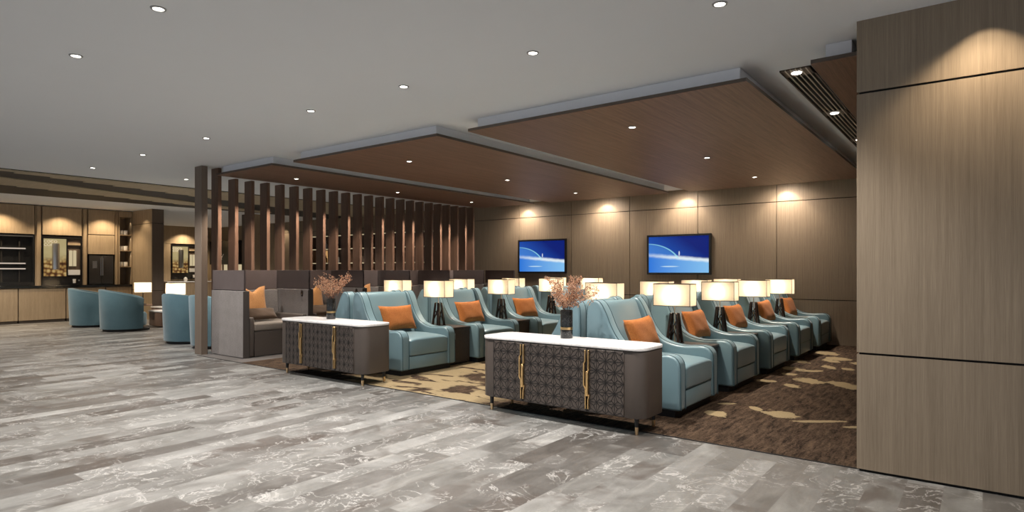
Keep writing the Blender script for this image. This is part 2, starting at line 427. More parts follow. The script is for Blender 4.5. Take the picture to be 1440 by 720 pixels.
# ------------------------------------------------------------------ hung ceiling panels
def ceiling_panel(x0, x1, y0, y1, label, g='walnut ceiling panels over the seating'):
    t = thing('ceiling_panel', label, 'ceiling panel', (x0, y0, 3.2), 0, g)
    w, d = x1 - x0, y1 - y0
    MB().box(0, w, 0, d, 0, .004).box(0, w, 0, d, .004, .035, 1).build('board', [M['wood_ceil'], M['board_edge']], t, sharp=30)
    MB().box(.10, w - .08, .07, d - .1, .035, CZ - 3.2 - .002).build('fascia', M['white'], t, sharp=30)
    return t
ceiling_panel(-10.93, -9.15, 5.6, 12.95, 'narrow walnut ceiling panel touching the tops of the wooden fins')
ceiling_panel(-8.63, -5.5, 5.65, 12.95, 'middle walnut ceiling panel with three downlights between narrow and largest panels')
ceiling_panel(-5.02, -1.69, 5.7, 12.95, 'largest walnut ceiling panel above armchairs facing the open brown carpet')
ceiling_panel(-1.13, -.76, 5.55, 12.95, 'walnut ceiling panel partly hidden behind the tall oak wall')

# downlights
def make_downlight():
    t = thing('downlight', '', 'ceiling light')
    MB().lathe([(.036, -.003), (.038, -.008), (.050, -.007), (.053, 0), (.036, 0), (.036, -.003)], 28).build('trim_ring', M['ring'], t)
    MB().lathe([(0, -.004), (.036, -.004), (.036, -.002), (0, -.002)], 24).build('lens', M['diffuser'], t)
    return t
dl0 = make_downlight(); used = [0]
def spot(loc, power, angle, blend=.6, col=(1, .86, .70), size=.04, rot=(0, 0, 0), parent=None):
    l = bpy.data.lights.new('spot', 'SPOT'); l.energy = power; l.spot_size = math.radians(angle); l.spot_blend = blend
    l.color = col; l.shadow_soft_size = size
    o = bpy.data.objects.new('spot_light', l); C.objects.link(o); o.location = loc; o.rotation_euler = rot
    return o
def downlight(x, y, z, label, group, power=0, angle=80, blend=.7, col=(1, .95, .89)):
    if not used[0]:
        used[0] = 1; t = dl0; t.location = (x, y, z); t['label'] = label; t['group'] = group
    else: t = dup(dl0, (x, y, z), label=label, group=group)
    if power: spot((x, y, z - .02), power, angle, blend, col)
    return t
G1 = 'round downlights in the pale ceiling'
near = ['nearest the tall oak wall', 'second from the tall oak wall', 'third from the tall oak wall', 'fourth from the tall oak wall', 'fifth from the tall oak wall', 'sixth from the tall oak wall', 'seventh from the tall oak wall', 'eighth from the tall oak wall']
for i, x in enumerate([-1.46, -3.06, -4.66, -6.23, -8.69, -10.75, -12.85]):
    downlight(x, 4.31, CZ, 'small downlight in the ceiling row along the panels, ' + near[i], G1, 335, 112)
downlight(-4.66, 1.97, CZ, 'round downlight high in the pale ceiling, larger looking of two near the picture top', G1, 335, 112)
downlight(-6.25, 1.97, CZ, 'round downlight in the pale ceiling alone near the upper corner', G1, 335, 112)
downlight(-12.95, 6.01, CZ, 'tiny round downlight in the ceiling just beside the freestanding post', G1, 90, 105)
for x in (-8.2, -10.2, -3.06, -1.46): spot((x, 1.97, CZ - .02), 240, 110, .7, (1, .93, .84))
for x in (-1.5, -4.6, -7.8): spot((x, -.4, CZ - .02), 110, 105, .7, (1, .93, .84))
for x, y in ((-16.3, 4.3), (-19.5, 4.3), (-17.0, 8.5), (-13.2, 8.8), (-21, 11), (-24, 11.5), (-16.5, 11.8)): spot((x, y, CZ - .08), 400, 125, .7, (1, .90, .78))  # added spots without fixtures, brightening the lounge beyond the fins
nm = {0: 'the narrow panel beside the fins', 1: 'the middle walnut panel', 2: 'the largest walnut panel'}
dep = ['closest to the open floor', 'midway along', 'closest to the television wall']
for j, x in enumerate([-10.14, -7.12, -3.31]):
    for i, y in enumerate([6.7, 9.2, 11.65]):
        downlight(x, y, 3.2, 'round downlight set in ' + nm[j] + ', ' + dep[i], 'downlights in the walnut panels', 480 if j else 270, 88, .8, (1, .90, .78))
for x in (-9.92, -7.49, -5.43, -3.27):
    spot((x, 13.55, CZ - .03), 42, 96, .22, (1, .84, .64), .02)
    spot((x, 13.25, CZ - .03), 165, 160, 1., (1, .84, .70), .12, (math.radians(12), 0, 0))  # added wide wash, no fixture of its own, lifts the wall brightness
spot((0.0, 4.93, CZ - .03), 62, 104, .75, (1, .80, .56), .02); spot((0.02, 5.04, CZ - .03), 12, 90, .3, (1, .80, .56), .01)
spot((2.2, 4.93, CZ - .03), 62, 104, .75, (1, .80, .56), .02)

# linear air grille in the ceiling gap
t = thing('air_grille', 'long dark linear air grille with lamps in the ceiling beside the oak wall', 'air grille', (-1.51, 6.1, CZ))
MB().box(0, .27, 0, 6.0, -.004, 0).build('backing', M['groove'], t)
b = MB()
for x0 in (0, .255): b.box(x0, x0 + .015, 0, 6.0, -.014, -.004)
for yy in (0, 1.86, 3.72, 5.58): b.box(0, .27, yy, yy + .22, -.014, -.004)
b.build('frame', M['pier'], t, sharp=30)
b = MB()
for k in range(5): b.box(.045 + k * .044, .056 + k * .044, 0, 6.0, -.016, -.004)
sl = b.build('slat', M['slat'], t, sharp=30); sl['label'] = 'pale thin slats'
for k in range(3):
    lo = MB().lathe([(0, -.020), (.042, -.020), (.046, -.015), (.046, -.012), (0, -.012)], 20).build('lamp', M['diffuser'], t, loc=(.125, .11 + 1.86 * k, 0))
    spot((-1.385, 6.21 + 1.86 * k, CZ - .04), 35, 80, .6, (1, .88, .72))

# ------------------------------------------------------------------ fins
fm = None
for k in range(24):
    y = 5.38 + .32 * k
    top = CZ - .002 if k < 2 else 3.198
    if k == 0: lab = 'freestanding taupe wooden post reaching the ceiling in front of the screen'
    else: lab = ORD[k - 1] + ' dark walnut fin of the slatted screen counting from the freestanding post'
    mb = MB().box(-.125, .125, 0, .11 if k == 0 else .065, 0, top)
    o = mb.build('wooden_post' if k == 0 else 'wooden_fin', M['post'] if k == 0 else M['fin'], bevel=.004, seg=1)
    o.location = (-11.125 - .02, y, 0)
    o.location.y += 0 if k == 0 else -.02
    tag(o, lab, 'post' if k == 0 else 'wooden fin', 'walnut fins of the slatted screen' if k else None)
# small spots washing the fins
for k in (1, 2, 4, 6, 8, 10, 13, 15, 16, 19, 20, 22): spot((-10.5, 5.38 + .32 * k + .01, 3.17), 210, 42, 1., (1, .82, .66), .03, (0, math.radians(27), 0))

# ------------------------------------------------------------------ armchairs
OUT = [(.02, .08), (.015, .5), (.02, .95)] 
TOPC = catmull([(.02, .95), (.03, 1.08), (.075, 1.155), (.14, 1.172), (.20, 1.135), (.26, 1.035), (.32, .90), (.39, .785), (.48, .695), (.60, .645), (.74, .625), (.88, .632), (.98, .637), (1.05, .615), (1.09, .56), (1.10, .50)], 4)
def pillow(w, h, t, dip=0., n=14, pointy=.10):
    b = MB(); bm = b.bm; side = []
    for sgn in (1, -1):
        g = []
        for i in range(n + 1):
            r = []
            for j in range(n + 1):
                u, v = -1 + 2 * i / n, -1 + 2 * j / n
                x = w / 2 * u * (1 - pointy * (1 - v * v)); z = h / 2 * v * (1 - pointy * (1 - u * u))
                if v > 0: z -= dip * h * math.exp(-((u - .15) / .3) ** 2) * v
                th = t / 2 * ((1 - u ** 4) * (1 - v ** 4)) ** .45 + .002 * math.sin(u * 7 + v * 5)
                edge = i in (0, n) or j in (0, n)
                if sgn == -1 and edge: r.append(side[i][j]); continue
                r.append(bm.verts.new((x, sgn * (0 if edge else th), z)))
            g.append(r)
        if sgn == 1: side = g
        for i in range(n):
            for j in range(n):
                q = [g[i][j], g[i + 1][j], g[i + 1][j + 1], g[i][j + 1]]
                bm.faces.new(q if sgn == 1 else q[::-1])
    return b
def make_armchair():
    t = thing('armchair', '', 'armchair')
    # local: x forward 0..1.1, y across 0..1.12
    AW = .165; W = 1.12
    prof = [(.02, .08)] + TOPC + [(1.10, .08)]
    for y0, s in ((0, 1), (W - AW, -1)):
        a = MB().prism(prof, y0, y0 + AW, 'y').build('arm', M['teal'], t, bevel=.03, seg=4, sharp=60)
        for yy in (y0 + .022, y0 + AW - .022):
            pts = [(x, yy, z) for x, z in [(.012, .1)] + TOPC + [(1.107, .09)]]
            # piping sits just on the outline
            P2 = []
            for i, p in enumerate(pts):
                q0, q1 = pts[max(i - 1, 0)], pts[min(i + 1, len(pts) - 1)]
                d = Vector((q1[0] - q0[0], 0, q1[2] - q0[2])).normalized(); nrm = Vector((-d.z, 0, d.x))
                P2.append(Vector(p) + nrm * -.001)
            MB().tube(P2, .0055, 6).build('piping', M['pipe'], a)
    bk = catmull([(.06, .30), (.05, .7), (.055, 1.05), (.085, 1.135), (.13, 1.155), (.17, 1.12), (.215, 1.0), (.265, .86), (.33, .68), (.40, .50)], 3) + [(.40, .30)]
    MB().prism(bk, AW + .002, W - AW - .002, 'y').build('backrest', M['teal'], t, bevel=.018, seg=3, sharp=60)
    # seat cushion crowned
    b = MB(); n, m = 12, 10; y0, y1 = AW + .006, W - AW - .006; grid = []
    for i in range(n + 1):
        r = []
        for j in range(m + 1):
            u, v = i / n, j / m
            x = .32 + (1.095 - .32) * u; y = y0 + (y1 - y0) * v
            e = (1 - abs(2 * v - 1) ** 6)
            z = .505 + .05 * e * math.sin(PI * min(1, .25 + .62 * u)) 
            if u > .93: z -= .015
            r.append(b.bm.verts.new((x, y, z)))
        grid.append(r)
    low = [[b.bm.verts.new((grid[i][j].co.x, grid[i][j].co.y, .275)) for j in range(m + 1)] for i in range(n + 1)]
    for i in range(n):
        for j in range(m):
            b.bm.faces.new((grid[i][j], grid[i + 1][j], grid[i + 1][j + 1], grid[i][j + 1])); b.bm.faces.new((low[i][j], low[i][j + 1], low[i + 1][j + 1], low[i + 1][j]))
    for i in range(n):
        for j in (0, m): b.bm.faces.new((grid[i][j], low[i][j], low[i + 1][j], grid[i + 1][j]))
    for j in range(m):
        for i in (0, n): b.bm.faces.new((grid[i][j], grid[i][j + 1], low[i][j + 1], low[i][j]))
    b.build('seat_cushion', M['teal'], t, bevel=.022, seg=3, sharp=60, beva=60)
    MB().box(.06, 1.085, AW + .003, W - AW - .003, .085, .268).build('seat_base', M['teal'], t, bevel=.012, seg=2, sharp=60)
    MB().box(.06, 1.03, .05, W - .05, .005, .08).build('plinth', M['plinth'], t)
    return t
XR, XL = -3.52, -7.57
YC = [5.93 + 1.66 * k for k in range(5)]
pos5 = ['first beside the sideboard', 'second from the sideboard', 'third from the sideboard', 'fourth from the sideboard', 'last, against the television wall']
ch0 = make_armchair(); first = True
pl0 = None
rows = [(XR + .01, 1, 'in the row facing the open brown carpet', 'armchairs facing the open carpet'),
        (XR - .03, -1, 'in the row backing the open carpet row', 'armchairs backing the open carpet row'),
        (XL + .01, 1, 'in the row facing the gold patterned aisle', 'armchairs facing the gold aisle'),
        (XL - .03, -1, 'in the row facing the booths', 'armchairs facing the booths')]
for ri, (x, s, ph, g) in enumerate(rows):
    for k in range(5):
        if s == 1: loc, rz = (x, YC[k], 0), 0
        else: loc, rz = (x, YC[k] + 1.12, 0), PI
        lab = 'teal armchair, ' + pos5[k] + ', ' + ph
        if first: first = False; t = ch0; t.location = loc; t.rotation_euler = (0, 0, rz); t['label'] = lab; t['group'] = g
        else: t = dup(ch0, loc, rz, lab, g)
        if s == 1:
            pos4 = ['nearest the sideboard', 'on the second armchair', 'on the third armchair', 'on the fourth armchair', 'nearest the television wall']
            if pl0 is None:
                pl0 = pillow(.69, .40, .15).build('cushion', M['orange'])
                p = pl0; p['category'] = 'cushion'
            else: p = pl0.copy(); C.objects.link(p)
            p.location = (x + .44, YC[k] + .545 + random.uniform(-.015, .015), .775)
            p.rotation_euler = (math.radians(-20), math.radians(random.uniform(-2, 2)), math.radians(90 + random.uniform(-2, 2)))
            p['label'] = 'orange suede cushion ' + pos4[k] + ' ' + ph.replace('in the', 'of the'); p['group'] = 'orange cushions on teal armchairs'

# ------------------------------------------------------------------ side tables and lamps
tb = None; lp = None; socket_x = .84
def make_table():
    t = thing('side_table', '', 'side table')
    MB().box(0, .82, 0, .52, .03, .565).build('body', M['side_table'], t, bevel=.004, seg=1)
    MB().box(-.01, .835, -.005, .525, .567, .595).build('table_top', M['side_table'], t, bevel=.006, seg=2)
    MB().box(.02, .79, .02, .50, .004, .03).build('plinth', M['plinth'], t)
    s = MB().box(.8205, .827, .09, .17, .40, .50).build('socket_plate', M['white'], t, bevel=.003, seg=1); s['label'] = 'small pale socket plate'
    b = MB()
    for yy in (.108, .138):
        for zz in (.42, .465): b.box(.827, .8275, yy, yy + .014, zz, zz + .014)
    b.build('socket_hole', M['ring'], s)
    return t
def make_lamp():
    t = thing('table_lamp', '', 'table lamp')
    # tapered lattice base: four glossy legs, crossed braces
    b = MB(); H = .36
    for sx in (-1, 1):
        for sy in (-1, 1):
            b.prism([(-.016, -.016), (.016, -.016), (.016, .016), (-.016, .016)], 0, 1, 'z')
            for v in b.bm.verts[-8:] if False else list(b.bm.verts)[-8:]:
                z = v.co.z; k = .072 - .034 * z
                v.co = Vector((v.co.x * (1 - .2 * z) + sx * k, v.co.y * (1 - .2 * z) + sy * k * .8, .012 + z * H))
    b.build('leg_frame', M['lampbase'], t, bevel=.003, seg=1)
    b = MB()
    for sy in (-1, 1):
        b.tube([(-.066, sy * .055, .06), (.045, sy * .038, .30)], .007, 6); b.tube([(.066, sy * .055, .03), (-.02, sy * .042, .24)], .007, 6)
    for sx in (-1, 1):
        b.tube([(sx * .068, -.05, .05), (sx * .046, .034, .29)], .007, 6)
    b.build('brace', M['lampbase'], t)
    MB().box(-.095, .095, -.08, .08, 0, .013).build('foot_plate', M['lampbase'], t, bevel=.003, seg=1)
    MB().box(-.045, .045, -.037, .037, .37, .378).build('cap', M['lampbase'], t, bevel=.003, seg=1)
    MB().tube([(0, 0, .012), (0, 0, .70)], .006, 8).build('stem', M['brass'], t)
    hx, hy, z0, z1 = .235, .105, .465, .735
    b = MB(); q = [(-hx, -hy), (hx, -hy), (hx, hy), (-hx, hy)]
    lo = [b.bm.verts.new((x, y, z0)) for x, y in q]; hi = [b.bm.verts.new((x, y, z1)) for x, y in q]
    for i in range(4): b.bm.faces.new((lo[i], lo[(i + 1) % 4], hi[(i + 1) % 4], hi[i]))
    sh = b.build('lamp_shade', M['shade'], t, sharp=30)
    b = MB(); e = .002
    for z in (z0 - .004, z1 - .004):
        for (x0, x1, y0, y1) in ((-hx - e, hx + e, -hy - e, -hy + .004), (-hx - e, hx + e, hy - .004, hy + e), (-hx - e, -hx + .004, -hy, hy), (hx - .004, hx + e, -hy, hy)): b.box(x0, x1, y0, y1, z, z + .009)
    for sx in (-1, 1):
        for sy in (-1, 1): b.box(sx * hx - .003, sx * hx + .003, sy * hy - .003, sy * hy + .003, z0, z1)
    b.build('shade_trim', M['trim'], sh, sharp=30)
    MB().lathe([(0, .565), (.02, .575), (.032, .60), (.024, .63), (.012, .645), (0, .65)], 14).build('bulb', M['creamlight'], t)
    return t
def lamp_light(x, y, z, e=17.):
    l = bpy.data.lights.new('lamp_bulb', 'POINT'); l.energy = e; l.color = (1, .86, .66); l.shadow_soft_size = .045
    o = bpy.data.objects.new('bulb_light', l); C.objects.link(o); o.location = (x, y, z)
between = ['between first and second armchairs', 'between second and third armchairs', 'between third and fourth armchairs', 'between last two armchairs']
rowp = ['facing the open carpet', 'backing the open carpet row', 'facing the gold aisle', 'facing the booths']
tb = make_table(); lp = make_lamp(); ft = True
for ri, (x, s, ph, g) in enumerate(rows):
    for k in range(4):
        y0 = YC[k] + 1.12 + .01
        if s == 1: loc, rz = (x + .10, y0, 0), 0
        else: loc, rz = (x - .10, y0 + .52, 0), PI
        lab = 'dark brown box side table ' + between[k] + ' ' + rowp[ri]
        lx = x + s * .47; ly = y0 + .26
        llab = 'lit boxy cream lamp ' + between[k] + ' ' + rowp[ri]
        if ft:
            ft = False; tb.location = loc; tb['label'] = lab; tb['group'] = 'side tables between the armchairs'
            lp.location = (lx, ly, .595); lp['label'] = llab; lp['group'] = 'table lamps between the armchairs'
        else:
            dup(tb, loc, rz, lab); dup(lp, (lx, ly, .595), 0, llab)
        lamp_light(lx, ly, .595 + .60)

# ------------------------------------------------------------------ sideboards
def make_sideboard():
    t = thing('sideboard', '', 'sideboard')
    W, D = 1.90, .50; hw = W / 2
    MB().prism(rrect(-hw, hw, 0, D, .12, 8), .155, .762, 'z').build('body', M['cabinet'], t, bevel=.006, seg=2, sharp=35)
    MB().prism(rrect(-hw - .004, hw + .004, -.012, D + .004, .124, 8), .768, .800, 'z').build('marble_top', M['marble'], t, bevel=.006, seg=2, sharp=35)
    MB().prism(rrect(-hw + .02, hw - .02, .02, D - .02, .11, 8), .762, .768, 'z').build('shadow_gap', M['plinth'], t)
    edges = [(-.76, -.385), (-.375, .375), (.385, .76)]
    nx = [4, 8, 4]; nz = 6; z0, z1 = .165, .755
    for di, (xa, xb) in enumerate(edges):
        d = MB().box(xa, xb, -.010, -.0005, z0, z1).build('door', M['cabinet'], t, bevel=.002, seg=1)
        b = MB(); cw = (xb - xa) / nx[di]; chh = (z1 - z0) / nz; n_l = 0
        def line(p, q, w=.0022):
            p = Vector(p); q = Vector(q); dd = (q - p).normalized(); nn = Vector((-dd.y, dd.x)) * w
            vs = [b.bm.verts.new((c.x, yy, c.y)) for yy in (-.0125, -.0095) for c in (p + nn, q + nn, q - nn, p - nn)]
            for f in ((0, 1, 2, 3), (4, 7, 6, 5), (0, 4, 5, 1), (1, 5, 6, 2), (2, 6, 7, 3), (3, 7, 4, 0)): b.bm.faces.new([vs[i] for i in f])
        for i in range(nx[di]):
            for j in range(nz):
                X, Z = xa + i * cw, z0 + j * chh; c = lambda u, v: (X + u * cw, Z + v * chh)
                fl = (i + j) % 2
                line(c(0, 0), c(1, 0)); line(c(0, 0), c(0, 1))
                if fl: a0, a1, b0, b1 = (0, 0), (1, 1), (1, 0), (0, 1)
                else: a0, a1, b0, b1 = (1, 0), (0, 1), (0, 0), (1, 1)
                # leaf arcs from corner a0 to a1
                m1 = (.5 + .22 * (b0[0] - .5) * 1.5, .5 + .22 * (b0[1] - .5) * 1.5); m2 = (.5 + .22 * (b1[0] - .5) * 1.5, .5 + .22 * (b1[1] - .5) * 1.5)
                for m in (m1, m2): line(c(*a0), c(*m)); line(c(*m), c(*a1))
                line(c(*m1), c(*b0)); line(c(*m2), c(*b1))
        b.build('pattern', M['cabinet_line'], d, sharp=30)
    for hx in (-.38, .38):
        # branching gold pull made of flat bars
        h = MB()
        def bar(xc, w, za, zb, y=-.032, xt=None):
            xt = xc if xt is None else xt
            h.prism([(hx + xc - w, za), (hx + xc + w, za), (hx + xt + w, zb), (hx + xt - w, zb)], y, -.012, 'y')
        bar(-.012, .0055, .19, .385); bar(.016, .0055, .19, .275); bar(.016, .0055, .27, .31, xt=.024); bar(.024, .0055, .305, .325)
        bar(.006, .011, .31, .545, -.036); bar(-.012, .006, .38, .41, xt=-.030); bar(-.030, .007, .405, .62); bar(-.030, .006, .615, .64, xt=-.016)
        bar(-.016, .0055, .635, .745); bar(.004, .008, .53, .56, xt=.020); bar(.018, .0055, .555, .745)
        o = h.build('handle', M['gold'], t, bevel=.0015, seg=1); o['label'] = 'branching gold pull'
    for lx in (-hw + .10, hw - .10):
        for ly in (.07, D - .07):
            l = MB().lathe([(0, .07), (.019, .07), (.022, .155), (0, .155)], 16, (lx, ly)).build('leg', M['black'], t)
            MB().lathe([(0, .0), (.014, .0), (.019, .072), (0, .072)], 16, (lx, ly)).build('tip', M['brass'], l)
    return t
sb = make_sideboard(); sb.location = (-3.36, 5.10, 0)
sb['label'] = 'patterned taupe sideboard with white marble top, nearest the oak wall'; sb['group'] = 'patterned sideboards'
sb2 = dup(sb, (-7.26, 5.14, 0), None, 'patterned taupe sideboard with white marble top, nearer the booths')

# vases with dried flowers
def make_vase():
    t = thing('vase', '', 'vase')
    MB().lathe([(0, 0), (.062, 0), (.064, .004), (.064, .085), (.06, .088), (.06, .115), (.064, .118), (.064, .285), (.060, .29), (.052, .288), (.050, .03), (0, .03)], 36).build('body', M['black_marble'], t)
    o = MB().lathe([(.061, .088), (.0635, .09), (.0635, .113), (.061, .115)], 36).build('band', M['gold'], t); o['label'] = 'gold band'
    return t
def flowers(name_label, loc, seed, spread):
    rnd = random.Random(seed)
    t = thing('dried_flowers', name_label, 'dried flowers', loc, 0, 'dried flower bunches on the sideboards')
    for i in range(20):
        b = MB(); a = 2 * PI * i / 20 * 2.4 + rnd.uniform(-.3, .3); R = spread * rnd.uniform(.25, 1.0); Hh = rnd.uniform(.50, .64) - .10 * R / spread
        pts = []; r0 = rnd.uniform(0, .026); tw = rnd.uniform(-.3, .3)
        for k in range(9):
            u = k / 8; rr = r0 + R * max(0, (.04 + Hh * u - .28) / (Hh - .24)) ** 1.2 + .004 * math.sin(5 * u + i); aa = a + tw * u
            pts.append(Vector((rr * math.cos(aa), rr * math.sin(aa), .04 + Hh * u)))
        b.tube(pts, .0028, 5, r2=.0012)
        def budat(p, s):
            d = Vector((rnd.gauss(0, 1), rnd.gauss(0, 1), rnd.gauss(.5, 1))).normalized(); q = d.orthogonal().normalized(); w = d.cross(q)
            vs = [b.bm.verts.new(p - d * s * .4), b.bm.verts.new(p + d * s * 1.5)] + [b.bm.verts.new(p + (q * math.cos(x) + w * math.sin(x)) * s * .62 + d * s * .3) for x in (0, PI / 2, PI, 1.5 * PI)]
            for k in range(4):
                for e in (0, 1):
                    f = b.bm.faces.new((vs[e], vs[2 + k], vs[2 + (k + 1) % 4])); f.material_index = 1
        for _ in range(15):
            u = rnd.uniform(.6, 1.0); k = min(7, int(u * 8)); base = pts[k].lerp(pts[k + 1], u * 8 - k)
            d = Vector((rnd.gauss(0, 1), rnd.gauss(0, 1), rnd.gauss(.6, .7))).normalized() * rnd.uniform(.03, .075)
            b.tube([base, base + d * .6, base + d + Vector((0, 0, .008))], .0011, 4)
            for q in range(6): budat(base + d * rnd.uniform(.3, 1.15) + Vector((rnd.gauss(0, .012), rnd.gauss(0, .012), rnd.gauss(0, .012))), rnd.uniform(.006, .0125))
        budat(pts[-1], .012)
        b.build('branch', [M['twig'], M['bud']], t, sharp=30)
    return t
v = make_vase(); v.location = (-3.42, 5.42, .80); v['label'] = 'black marbled vase with gold band on the sideboard nearest the oak wall'; v['group'] = 'black vases'
v2 = dup(v, (-7.44, 5.48, .80), None, 'black marbled vase with gold band on the sideboard nearer the booths')
flowers('pinkish dried flowers in the vase on the sideboard nearest the oak wall', (-3.42, 5.42, .80), 3, .36)
flowers('pinkish dried flowers in the vase on the sideboard nearer the booths', (-7.44, 5.48, .80), 5, .38)

# ------------------------------------------------------------------ booths
def make_booth():
    t = thing('booth', '', 'seating booth')
    # local origin: back outer corner (X=-11, Y=start). x toward aisle 0..1.06, y 0..1.26
    dv = MB().box(0, 1.06, 0, .11, .01, 1.145).build('divider', M['pod'], t, bevel=.006, seg=1)
    MB().box(1.0605, 1.068, 0, .11, .01, 1.14).build('edge_strip', M['pod_edge'], dv)
    MB().box(0, 1.05, .02, .06, 1.155, 1.50).build('upper_panel', M['pod_band'], dv, bevel=.004, seg=1)
    MB().box(.0, 1.045, .025, .085, 1.145, 1.155).build('gap_strip', M['plinth'], dv)
    bk = MB().box(0, .09, .115, 1.255, .01, 1.13).build('back_panel', M['pod'], t, bevel=.006, seg=1)
    MB().box(.0, .05, .065, 1.258, 1.14, 1.50).build('upper_panel', M['pod_band'], bk, bevel=.004, seg=1)
    MB().box(.09, .16, .23, 1.14, .60, .76).build('backrest', M['pod_base'], t, bevel=.02, seg=2)
    MB().box(.16, 1.04, .22, 1.15, .44, .58).build('seat_cushion', M['pod_seat'], t, bevel=.035, seg=3)
    MB().box(.16, 1.03, .225, 1.145, .012, .435).build('seat_base', M['pod_base'], t, bevel=.004, seg=1)
    for y0 in (.115, 1.152): MB().box(.10, 1.05, y0, y0 + .10, .012, .69).build('arm', M['pod_base'], t, bevel=.025, seg=3)
    return t
bo = make_booth()
bpos = ['nearest the open floor', 'second from the open floor', 'third from the open floor', 'fourth from the open floor', 'fifth from the open floor', 'nearest the television wall']
pp = None; bc = None
for k in range(6):
    y = 5.55 + 1.262 * k; lab = 'grey and plum high-sided seating booth, ' + bpos[k]
    if k == 0: bo.location = (-11.0, y, 0); bo['label'] = lab; bo['group'] = 'high-sided seating booths'
    else: dup(bo, (-11.0, y, 0), None, lab)
    if pp is None:
        pp = pillow(.62, .60, .17, .14).build('cushion', M['orange_pod']); p = pp; p['category'] = 'cushion'
        bc = pillow(.60, .24, .13, .0, pointy=.05).build('cushion', M['brown_cushion']); q = bc; q['category'] = 'cushion'
    else:
        p = pp.copy(); C.objects.link(p); q = bc.copy(); C.objects.link(q)
    p.location = (-10.725, y + .60, .915); p.rotation_euler = (math.radians(-13), 0, PI / 2); p['label'] = 'amber velvet cushion leaning in the booth ' + bpos[k]; p['group'] = 'amber cushions in the booths'
    q.location = (-10.44, y + .62, .705); q.rotation_euler = (math.radians(-40), 0, PI / 2); q['label'] = 'dark brown cushion below the amber one in the booth ' + bpos[k]; q['group'] = 'brown cushions in the booths'
yE = 5.55 + 1.262 * 6 + .002
t = thing('partition_panel', 'plum topped grey end panel closing the last booth by the television wall', 'partition panel', (-11.0, yE, 0))
MB().box(0, 1.06, 0.005, .11, .01, 1.145).build('lower_panel', M['pod'], t, bevel=.006, seg=1)
MB().box(0.06, 1.05, .02, .06, 1.155, 1.50).build('upper_panel', M['pod_band'], t, bevel=.004, seg=1)
# oval control plates on dividers of booths 2..
ov0 = None
for k in range(1, 3):
    y = 5.55 + 1.262 * k
    if ov0 is None:
        ov0 = thing('wall_control', '', 'control plate')
        b = MB(); pts = [(.036 * math.cos(2 * PI * i / 24), .062 * math.sin(2 * PI * i / 24)) for i in range(24)]
        b.prism(pts, -.008, 0, 'y').build('plate', M['black'], ov0, bevel=.002, seg=1)
        MB().tube([(.012 * math.cos(a), -.009, .012 * math.sin(a) - .02) for a in [2 * PI * i / 12 for i in range(12)]], .0025, 5, closed=True).build('ring', M['steel'], ov0)
        o = ov0
    else: o = dup(ov0, (0, 0, 0))
    o.location = (-10.12, y - .0005, 1.07)
    o['label'] = 'small dark oval control plate on the side panel inside the %s booth' % ORD[k - 1]; o['group'] = 'oval control plates in the booths'

# ------------------------------------------------------------------ televisions
def tv(xa, xb, za, zb, label):
    w, h = xb - xa, zb - za
    t = thing('television', label, 'television', ((xa + xb) / 2, 13.749, (za + zb) / 2), 0, 'televisions on the oak wall')
    b = MB(); e = .045
    b.box(-w / 2, w / 2, -.06, -.005, -h / 2, -h / 2 + e).box(-w / 2, w / 2, -.06, -.005, h / 2 - e, h / 2)
    b.box(-w / 2, -w / 2 + e, -.06, -.005, -h / 2 + e, h / 2 - e).box(w / 2 - e, w / 2, -.06, -.005, -h / 2 + e, h / 2 - e)
    b.box(-w / 2 + .02, w / 2 - .02, -.045, 0, -h / 2 + .02, h / 2 - .02)
    b.build('housing', M['black'], t, sharp=30)
    s = MB().box(-.5, .5, -.0005, .0005, -.5, .5).build('screen', M['screen'], t)
    s.scale = (w - 2 * e, 1, h - 2 * e); s.location = (0, -.047, 0)
tv(-10.22, -8.66, 1.42, 2.33, 'wall television glowing blue, nearer the fins and booths')
tv(-6.38, -4.84, 1.40, 2.33, 'wall television glowing blue, above the armchairs nearer the oak wall end')

# ------------------------------------------------------------------ bar along the left wall
XB = -21.4
W1 = [(3.1, 4.2), (4.23, 5.36), (5.38, 6.49), (6.51, 7.52), (7.54, 8.26)]
lp5 = ['farthest from the pier', 'below the glass display cooler', 'below the coffee machine', 'below the fridge', 'next to the oak pier']
for i, (y0, y1) in enumerate(W1):
    t = thing('base_cabinet', 'pale oak bar base cabinet ' + lp5[i], 'cabinet', (XB, y0, 0), 0, 'oak base cabinets of the bar')
    MB().box(-.55, -.021, 0, y1 - y0, .08, .99).build('body', M['wood_cab'], t)
    MB().box(-.02, 0, .006, y1 - y0 - .006, .085, .965).build('door', M['wood_cab'], t, bevel=.002, seg=1)
    MB().box(-.52, -.03, .01, y1 - y0 - .01, .003, .08).build('plinth', M['board_edge'], t)
t = MB().box(XB - .58, XB + .02, 3.1, 8.265, .992, 1.055).build('bar_counter', M['glossblack'], bevel=.004, seg=1)
tag(t, 'long glossy black bar counter along the oak cabinets', 'counter')
